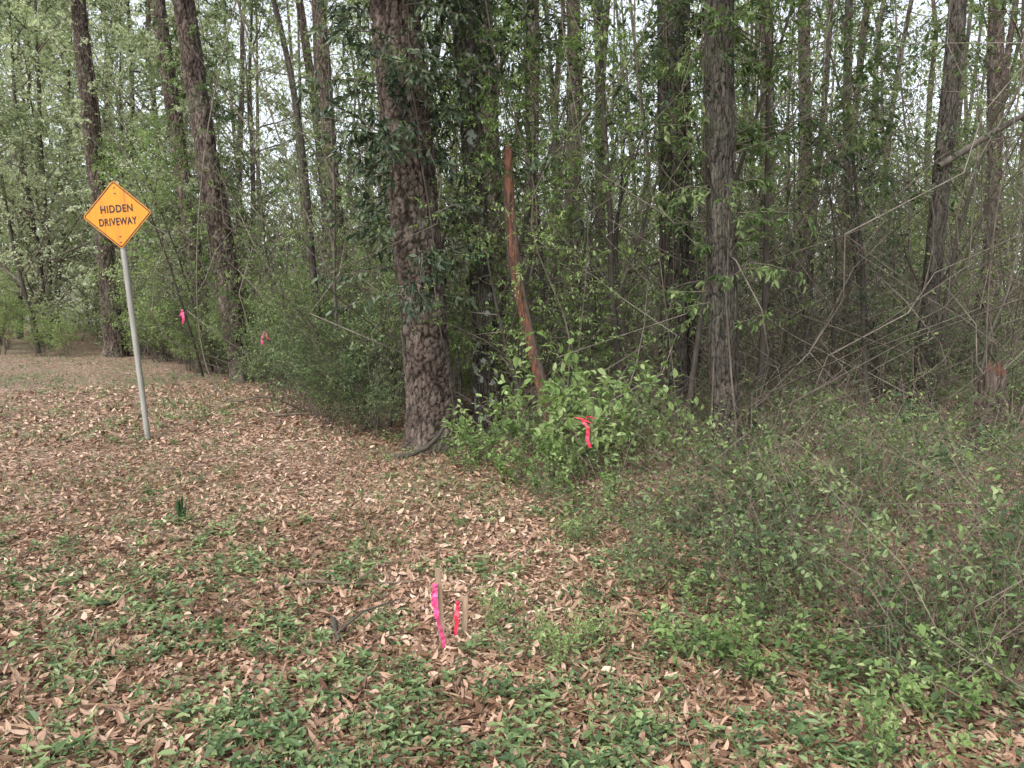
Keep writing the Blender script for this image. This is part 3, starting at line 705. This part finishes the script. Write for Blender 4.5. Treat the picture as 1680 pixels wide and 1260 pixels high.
me, top = trunk_mesh("snag", 3.35, .075, .05, (-.15, 0), .07, 60, 4, .03, (.05, .3), .012, M_red, .15, 77, jag=.35)
e = obj("dead_tree", None, (.50, 9.0, Hf(.50, 9.0)), label="thin leaning dead snag with peeled reddish-brown wood", cat="dead tree")
obj("trunk", me, parent=e)
for (a0, z0, z1) in ((-.9, .0, 1.5), (.0, .0, 3.35), (-.35, .3, 3.0), (.5, 1.2, 3.3), (3.0, 1.7, 3.3)):
    mb = MB(); a = a0; pts = []
    for i in range(14):
        z = z0+(z1-z0)*i/13; rr = .066-.007*z; a += U(-.06, .06)
        bx_ = .07*math.sin(z/3.35*5+77)-.07*math.sin(77); by_ = .07*math.cos(z/3.35*4+154)-.07*math.cos(154)
        pts.append(Vector((-.15*z+bx_+math.cos(a)*rr, by_+math.sin(a)*rr, z)))
    mb.tube(pts, [.01]+[.026+U(-.005, .005) for _ in range(12)]+[.006], 7, 0, .3)
    obj("bark_strip", mb.mesh("bark_strip", [B_pine]), parent=e)

me, top = trunk_mesh("stump", .88, .15, .15, (.12, 0), .0, 60, 1, .03, (.05, .12), .014, B_pine, .2, 78, jag=.16)
e = obj("tree_stump", None, (5.75, 8.9, Hf(5.75, 8.9)), label="broken stump with splintered dark red-brown wood", cat="stump")
obj("trunk", me, parent=e)
mb = MB()
mb.tube([Vector((.07, 0, .55)), Vector((.10, 0, .8)), Vector((.105, 0, .86))], [.125, .125, .09], 12, 0, .5)
for i in range(60):
    a = U(0, 6.28); rr = .12*math.sqrt(random.random()); px, py = .105+math.cos(a)*rr, math.sin(a)*rr
    hh = U(.05, .22)*(1.2 if px > .09 else .7)
    mb.tube([Vector((px, py, .68)), Vector((px+.01, py, .86+hh*.5)), Vector((px+.03, py, .88+hh))], [.018, .014, .002], 4, 0, .5)
obj("splintered_wood", mb.mesh("splinters", [M_dred]), parent=e)

def fallen(x, y, pts, r, label, mat=B_hard, name="fallen_branch"):
    mb = MB(); P = [Vector(p) for p in pts]
    mb.tube(P, [r*(1-.5*i/(len(P)-1)) for i in range(len(P))], 9, 0, .5)
    m = len(P)//2
    mb.tube([P[m], P[m]+Vector((.12, .1, .08)), P[m]+Vector((.3, .16, .12))], [r*.5, r*.35, r*.2], 5, 0, .5)
    obj(name, mb.mesh(name, [mat]), (x, y, Hf(x, y)), label=label, cat="branch")
fallen(-1.35, 8.3, [(0, 0, .03), (.18, .05, .05), (.36, .1, .12), (.5, .12, .26), (.6, .2, .42)], .035, "curved dead branch leaning at the pine's foot")
fallen(-.95, 3.62, [(0, .14, .03), (.03, .05, .035), (.06, -.05, .03), (.1, -.12, .03)], .018, "short lichen-mottled stick lying on dry leaves", B_hard)
fallen(-1.4, 4.2, [(0, 0, .03), (.2, .08, .04), (.45, .05, .03), (.8, .1, .03)], .012, "thin dead stick on the leaf litter", B_dead)
fallen(5.3, 7.0, [(0, 0, .2), (.5, 0, .26), (1.1, .1, .3), (1.8, .2, .32)], .05, "dead log resting among the shrubs", B_hard)
fallen(-3.6, 11, [(0, 0, .04), (.4, .1, .06), (.9, .05, .05), (1.5, .2, .05)], .02, "dead stick lying at the thicket edge", B_dead)
fallen(.7, 12.2, [(-.4, 0, 2.0), (.3, 0, 2.1), (1.2, .1, 2.25), (2.0, .2, 2.5)], .03, "dead branch lodged between trunks", B_hard)
fallen(2.9, 6.0, [(-.6, 0, .1), (.1, .1, .2), (.7, .1, .24), (1.3, .0, .1)], .012, "thin dead branch lying across low brush", B_dead)

# ------------------------------------------------------------ flagging ribbons & stakes
def strip(pts, wdir, wd):
    V = []
    for i, p in enumerate(pts):
        wv = Vector(wdir[i]).normalized()*wd*.5
        V.append(Vector(p)-wv); V.append(Vector(p)+wv)
    F = [[2*i, 2*i+1, 2*i+3, 2*i+2] for i in range(len(pts)-1)]
    return V, F
def ribbon(loc, tails, wd, mat, label):
    mb = MB()
    for pts in tails:
        wdir = []
        a = U(-.3, .3)
        fine = []
        for i in range(len(pts)-1):
            for s_ in range(4): fine.append(Vector(pts[i]).lerp(Vector(pts[i+1]), s_/4)+Vector((U(-.12, .12)*wd, U(-.2, .2)*wd, 0)))
        fine.append(Vector(pts[-1]))
        for i in range(len(fine)): a += U(-.25, .3); wdir.append((math.cos(a), math.sin(a), .2*math.sin(i)))
        V, F = strip(fine, wdir, wd); mb.add([tuple(v) for v in V], F, 0, .5)
    mb.tube([Vector((-.5*wd, 0, .01)), Vector((0, -.01, 0)), Vector((.5*wd, 0, .005))], [.2*wd, .35*wd, .2*wd], 7, 0, .5)
    obj("flagging_ribbon", mb.mesh("ribbon", [mat]), loc, label=label, cat="ribbon", group="survey flagging ribbons")
def stake(x, y, h, tilt, label):
    mb = MB(); w2, t2 = .014, .005
    ring = lambda z, s, o: [(o-w2*s, -t2, z), (o+w2*s, -t2, z), (o+w2*s, t2, z), (o-w2*s, t2, z)]
    V = ring(-.06, .35, 0)+ring(0, 1, 0)+ring(h*.5, 1, .002)+ring(h-.012, 1, 0)+ring(h, .75, 0)
    F = []
    for k in range(4):
        for j in range(4): F.append([4*k+j, 4*k+(j+1) % 4, 4*k+4+(j+1) % 4, 4*k+4+j])
    F.append([16, 17, 18, 19]); F.append([3, 2, 1, 0]); mb.add(V, F, 0, .5)
    obj("survey_stake", mb.mesh("stake", [M_lath]), (x, y, Hf(x, y)), (0, tilt, U(-.3, .3)), label=label, cat="stake", group="survey stakes")
stake(-.345, 3.5, .40, -.05, "thin weathered wooden stake tied with pink ribbon")
stake(-.245, 3.62, .21, .04, "short wooden stake with a strip of pink ribbon")
z = Hf(-.36, 3.5)
ribbon((-.375, 3.48, z+.32), [[(0, 0, 0), (.0, -.01, -.07), (.005, -.01, -.15)], [(.0, -.005, -.12), (.02, -.01, -.2), (.04, -.015, -.27), (.05, -.04, -.31)], [(0, 0, 0), (-.01, -.005, -.05), (-.005, -.01, -.1)]], .024, M_pink, "bright pink survey ribbon hanging down a stake")
ribbon((-.275, 3.59, z+.19), [[(0, 0, 0), (-.003, -.02, -.06), (-.008, -.02, -.16)], [(0, 0, 0), (-.012, -.015, -.08)]], .020, M_redt, "short red-pink ribbon on a small stake")
ribbon((.60, 6.2, .78), [[(0, 0, 0), (.05, -.02, -.02), (.09, -.02, -.03)], [(0, 0, 0), (.05, -.03, -.07), (.04, -.03, -.16), (.07, -.03, -.24)], [(0, 0, 0), (.06, -.02, .03), (.1, -.03, .01)], [(0, 0, 0), (-.06, 0, .02)]], .030, M_redt, "red-pink ribbon tied in a bow on a shrub")
ribbon((-6.55, 14.6, 1.85), [[(0, 0, 0), (.02, -.02, -.15), (.0, -.02, -.26)], [(0, 0, 0), (-.04, -.02, -.12)]], .045, M_pink, "pink ribbon tied on a twig in the thicket")
ribbon((-4.05, 12.0, 1.45), [[(0, 0, 0), (-.05, -.02, -.1), (-.03, -.02, -.2)], [(0, 0, 0), (.06, -.02, -.1), (.1, 0, -.13)]], .045, M_pink, "pink ribbon tied on a twig in the thicket")

# ------------------------------------------------------------ traffic sign
def sign():
    bx, by = -4.75, 9.45; bz = Hf(bx, by)
    e = obj("traffic_sign", None, (bx, by, bz), (0, -.085, .05), label="leaning orange-yellow diamond sign reading hidden driveway", cat="sign")
    m_pole = plain("galvanised", (.38, .37, .33), .55, .2, .35, 5, (4, 4, .6))
    mb = MB(); zz = [-.4]+list(np.linspace(0, 3.1, 9))
    mb.tube([Vector((0, 0, z)) for z in zz], [.036]*len(zz), 20, 0, .5)
    mb.tube([Vector((0, 0, 3.1)), Vector((0, 0, 3.115)), Vector((0, 0, 3.12))], [.037, .032, .002], 20, 0, .5)
    obj("pole", mb.mesh("pole", [m_pole]), parent=e)
    a = .305; rc = .04
    def rr(half, rad, y):
        P = []
        for cx, cz, s in ((half-rad, half-rad, 0), (-half+rad, half-rad, 90), (-half+rad, -half+rad, 180), (half-rad, -half+rad, 270)):
            for k in range(7):
                t = math.radians(s+k*15); P.append((cx+rad*math.cos(t), y, cz+rad*math.sin(t)))
        c, s_ = math.cos(math.pi/4), math.sin(math.pi/4)
        return [(p[0]*c-p[2]*s_, p[1], p[0]*s_+p[2]*c) for p in P]
    def poly(name, rings, mats, cap=True):
        me = bpy.data.meshes.new(name); n = len(rings[0]); V = [p for r_ in rings for p in r_]; F = []
        for k in range(len(rings)-1):
            for j in range(n): F.append((k*n+j, k*n+(j+1) % n, (k+1)*n+(j+1) % n, (k+1)*n+j))
        if cap: F.append(tuple(range(n))); F.append(tuple(reversed(range((len(rings)-1)*n, len(rings)*n))))
        me.from_pydata(V, [], F); me.update()
        for m in mats: me.materials.append(m)
        return me
    m, nt, out = newmat("sign_face")
    tc = nt.nodes.new('ShaderNodeTexCoord'); st = noise(nt, mapping(nt, tc.outputs['Object'], (14, 1, 1.2)), 1, 4, .6)
    c = ramp(nt, st, [(.35, (.80, .295, .004)), (.56, (.72, .25, .006)), (.72, (.46, .16, .02))]).outputs[0]
    dirt = ramp(nt, noise(nt, tc.outputs['Object'], 45, 3), [(.62, (0, 0, 0)), (.68, (.5, .5, .5))]).outputs[0]
    c = mixc(nt, dirt, c, (.58, .34, .12))
    p = nt.nodes.new('ShaderNodeBsdfPrincipled'); p.inputs['Roughness'].default_value = .5; nt.links.new(c, p.inputs['Base Color']); nt.links.new(p.outputs[0], out.inputs[0])
    blk = plain("sign_black", (.012, .012, .012), .5, 0, .2)
    pc = (0, -.044, 2.885)
    panel = obj("sign_panel", poly("panel", [rr(a, rc, -.002), rr(a, rc, .002)], [m]), pc, parent=e)
    obj("border", poly("border", [rr(a-.010, rc-.008, -.0045), rr(a-.022, rc-.016, -.0045)], [blk], False), parent=panel)
    for txt, zc, wid, hh in (("HIDDEN", .075, .40, .095), ("DRIVEWAY", -.085, .47, .095)):
        cu = bpy.data.curves.new("t", 'FONT'); cu.body = txt; cu.size = 1; cu.offset = .028; cu.space_character = 1.12; cu.align_x = 'CENTER'
        to = bpy.data.objects.new("t", cu); COL.objects.link(to); bpy.context.view_layer.update()
        me = bpy.data.meshes.new_from_object(to.evaluated_get(bpy.context.evaluated_depsgraph_get()))
        bpy.data.objects.remove(to)
        co_ = np.array([v.co[:] for v in me.vertices]); mn = co_.min(0); mx = co_.max(0)
        for v in me.vertices:
            v.co = ((v.co.x-(mn[0]+mx[0])/2)/(mx[0]-mn[0])*wid, -.005, (v.co.y-(mn[1]+mx[1])/2)/(mx[1]-mn[1])*hh+zc)
        me.materials.clear(); me.materials.append(blk)
        obj("lettering", me, parent=panel)
    met = plain("bolt_metal", (.35, .25, .15), .5, .6, .3)
    for z in (.34, .27, -.27, -.34):
        mb = MB(); mb.tube([Vector((0, -.003, z)), Vector((0, -.009, z)), Vector((0, -.0095, z))], [.012, .011, .001], 8, 0, .5)
        obj("bolt", mb.mesh("bolt", [met]), parent=panel)
sign()

# ------------------------------------------------------------ far woodland mass
def woodland():
    mb = MB(); K = 2900
    r = rng.uniform(34, 66, K); a = rng.uniform(-.78, .78, K); x = r*np.sin(a); y = r*np.cos(a)
    z = np.where(rng.random(K) < .6, rng.uniform(0, 8, K), 3+21*rng.random(K)**1.3)
    ok = x > edge_x(y)+rng.uniform(-2, 3, K); ok |= (r > 52)
    x, y, z = x[ok], y[ok], z[ok]; K = len(x); per = 46
    n = K*per
    P = np.repeat(np.stack([x, y, H(x, y)+z], -1), per, 0)+rng.normal(0, 1, (n, 3))*np.repeat(rng.uniform(.5, 1.5, K), per)[:, None]*np.array([1.2, 1.2, .7])
    A = rng.normal(0, 1, (n, 3)); N = rng.normal(0, .6, (n, 3))+np.array([0, 0, .6])
    L = rng.uniform(.14, .32, n)
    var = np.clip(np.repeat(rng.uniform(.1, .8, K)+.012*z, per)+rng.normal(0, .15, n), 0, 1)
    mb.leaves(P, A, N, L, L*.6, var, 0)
    for i in range(90):
        r_ = U(40, 66); a_ = U(-.75, .75); X = r_*math.sin(a_); Y = r_*math.cos(a_)
        if X < edge_x(Y)+1: continue
        mb.tube([Vector((X, Y, 0)), Vector((X+U(-.7, .7), Y, 10)), Vector((X+U(-1.9, 1.9), Y, 24))], [U(.1, .28), .13, .05], 6, 1, .5)
    obj("woodland", mb.mesh("woodland", [M_far_haze, B_fhard]), kind="stuff", label="dense far-off spring woodland", cat="woodland")
woodland()
print("DONE", len(bpy.data.objects))
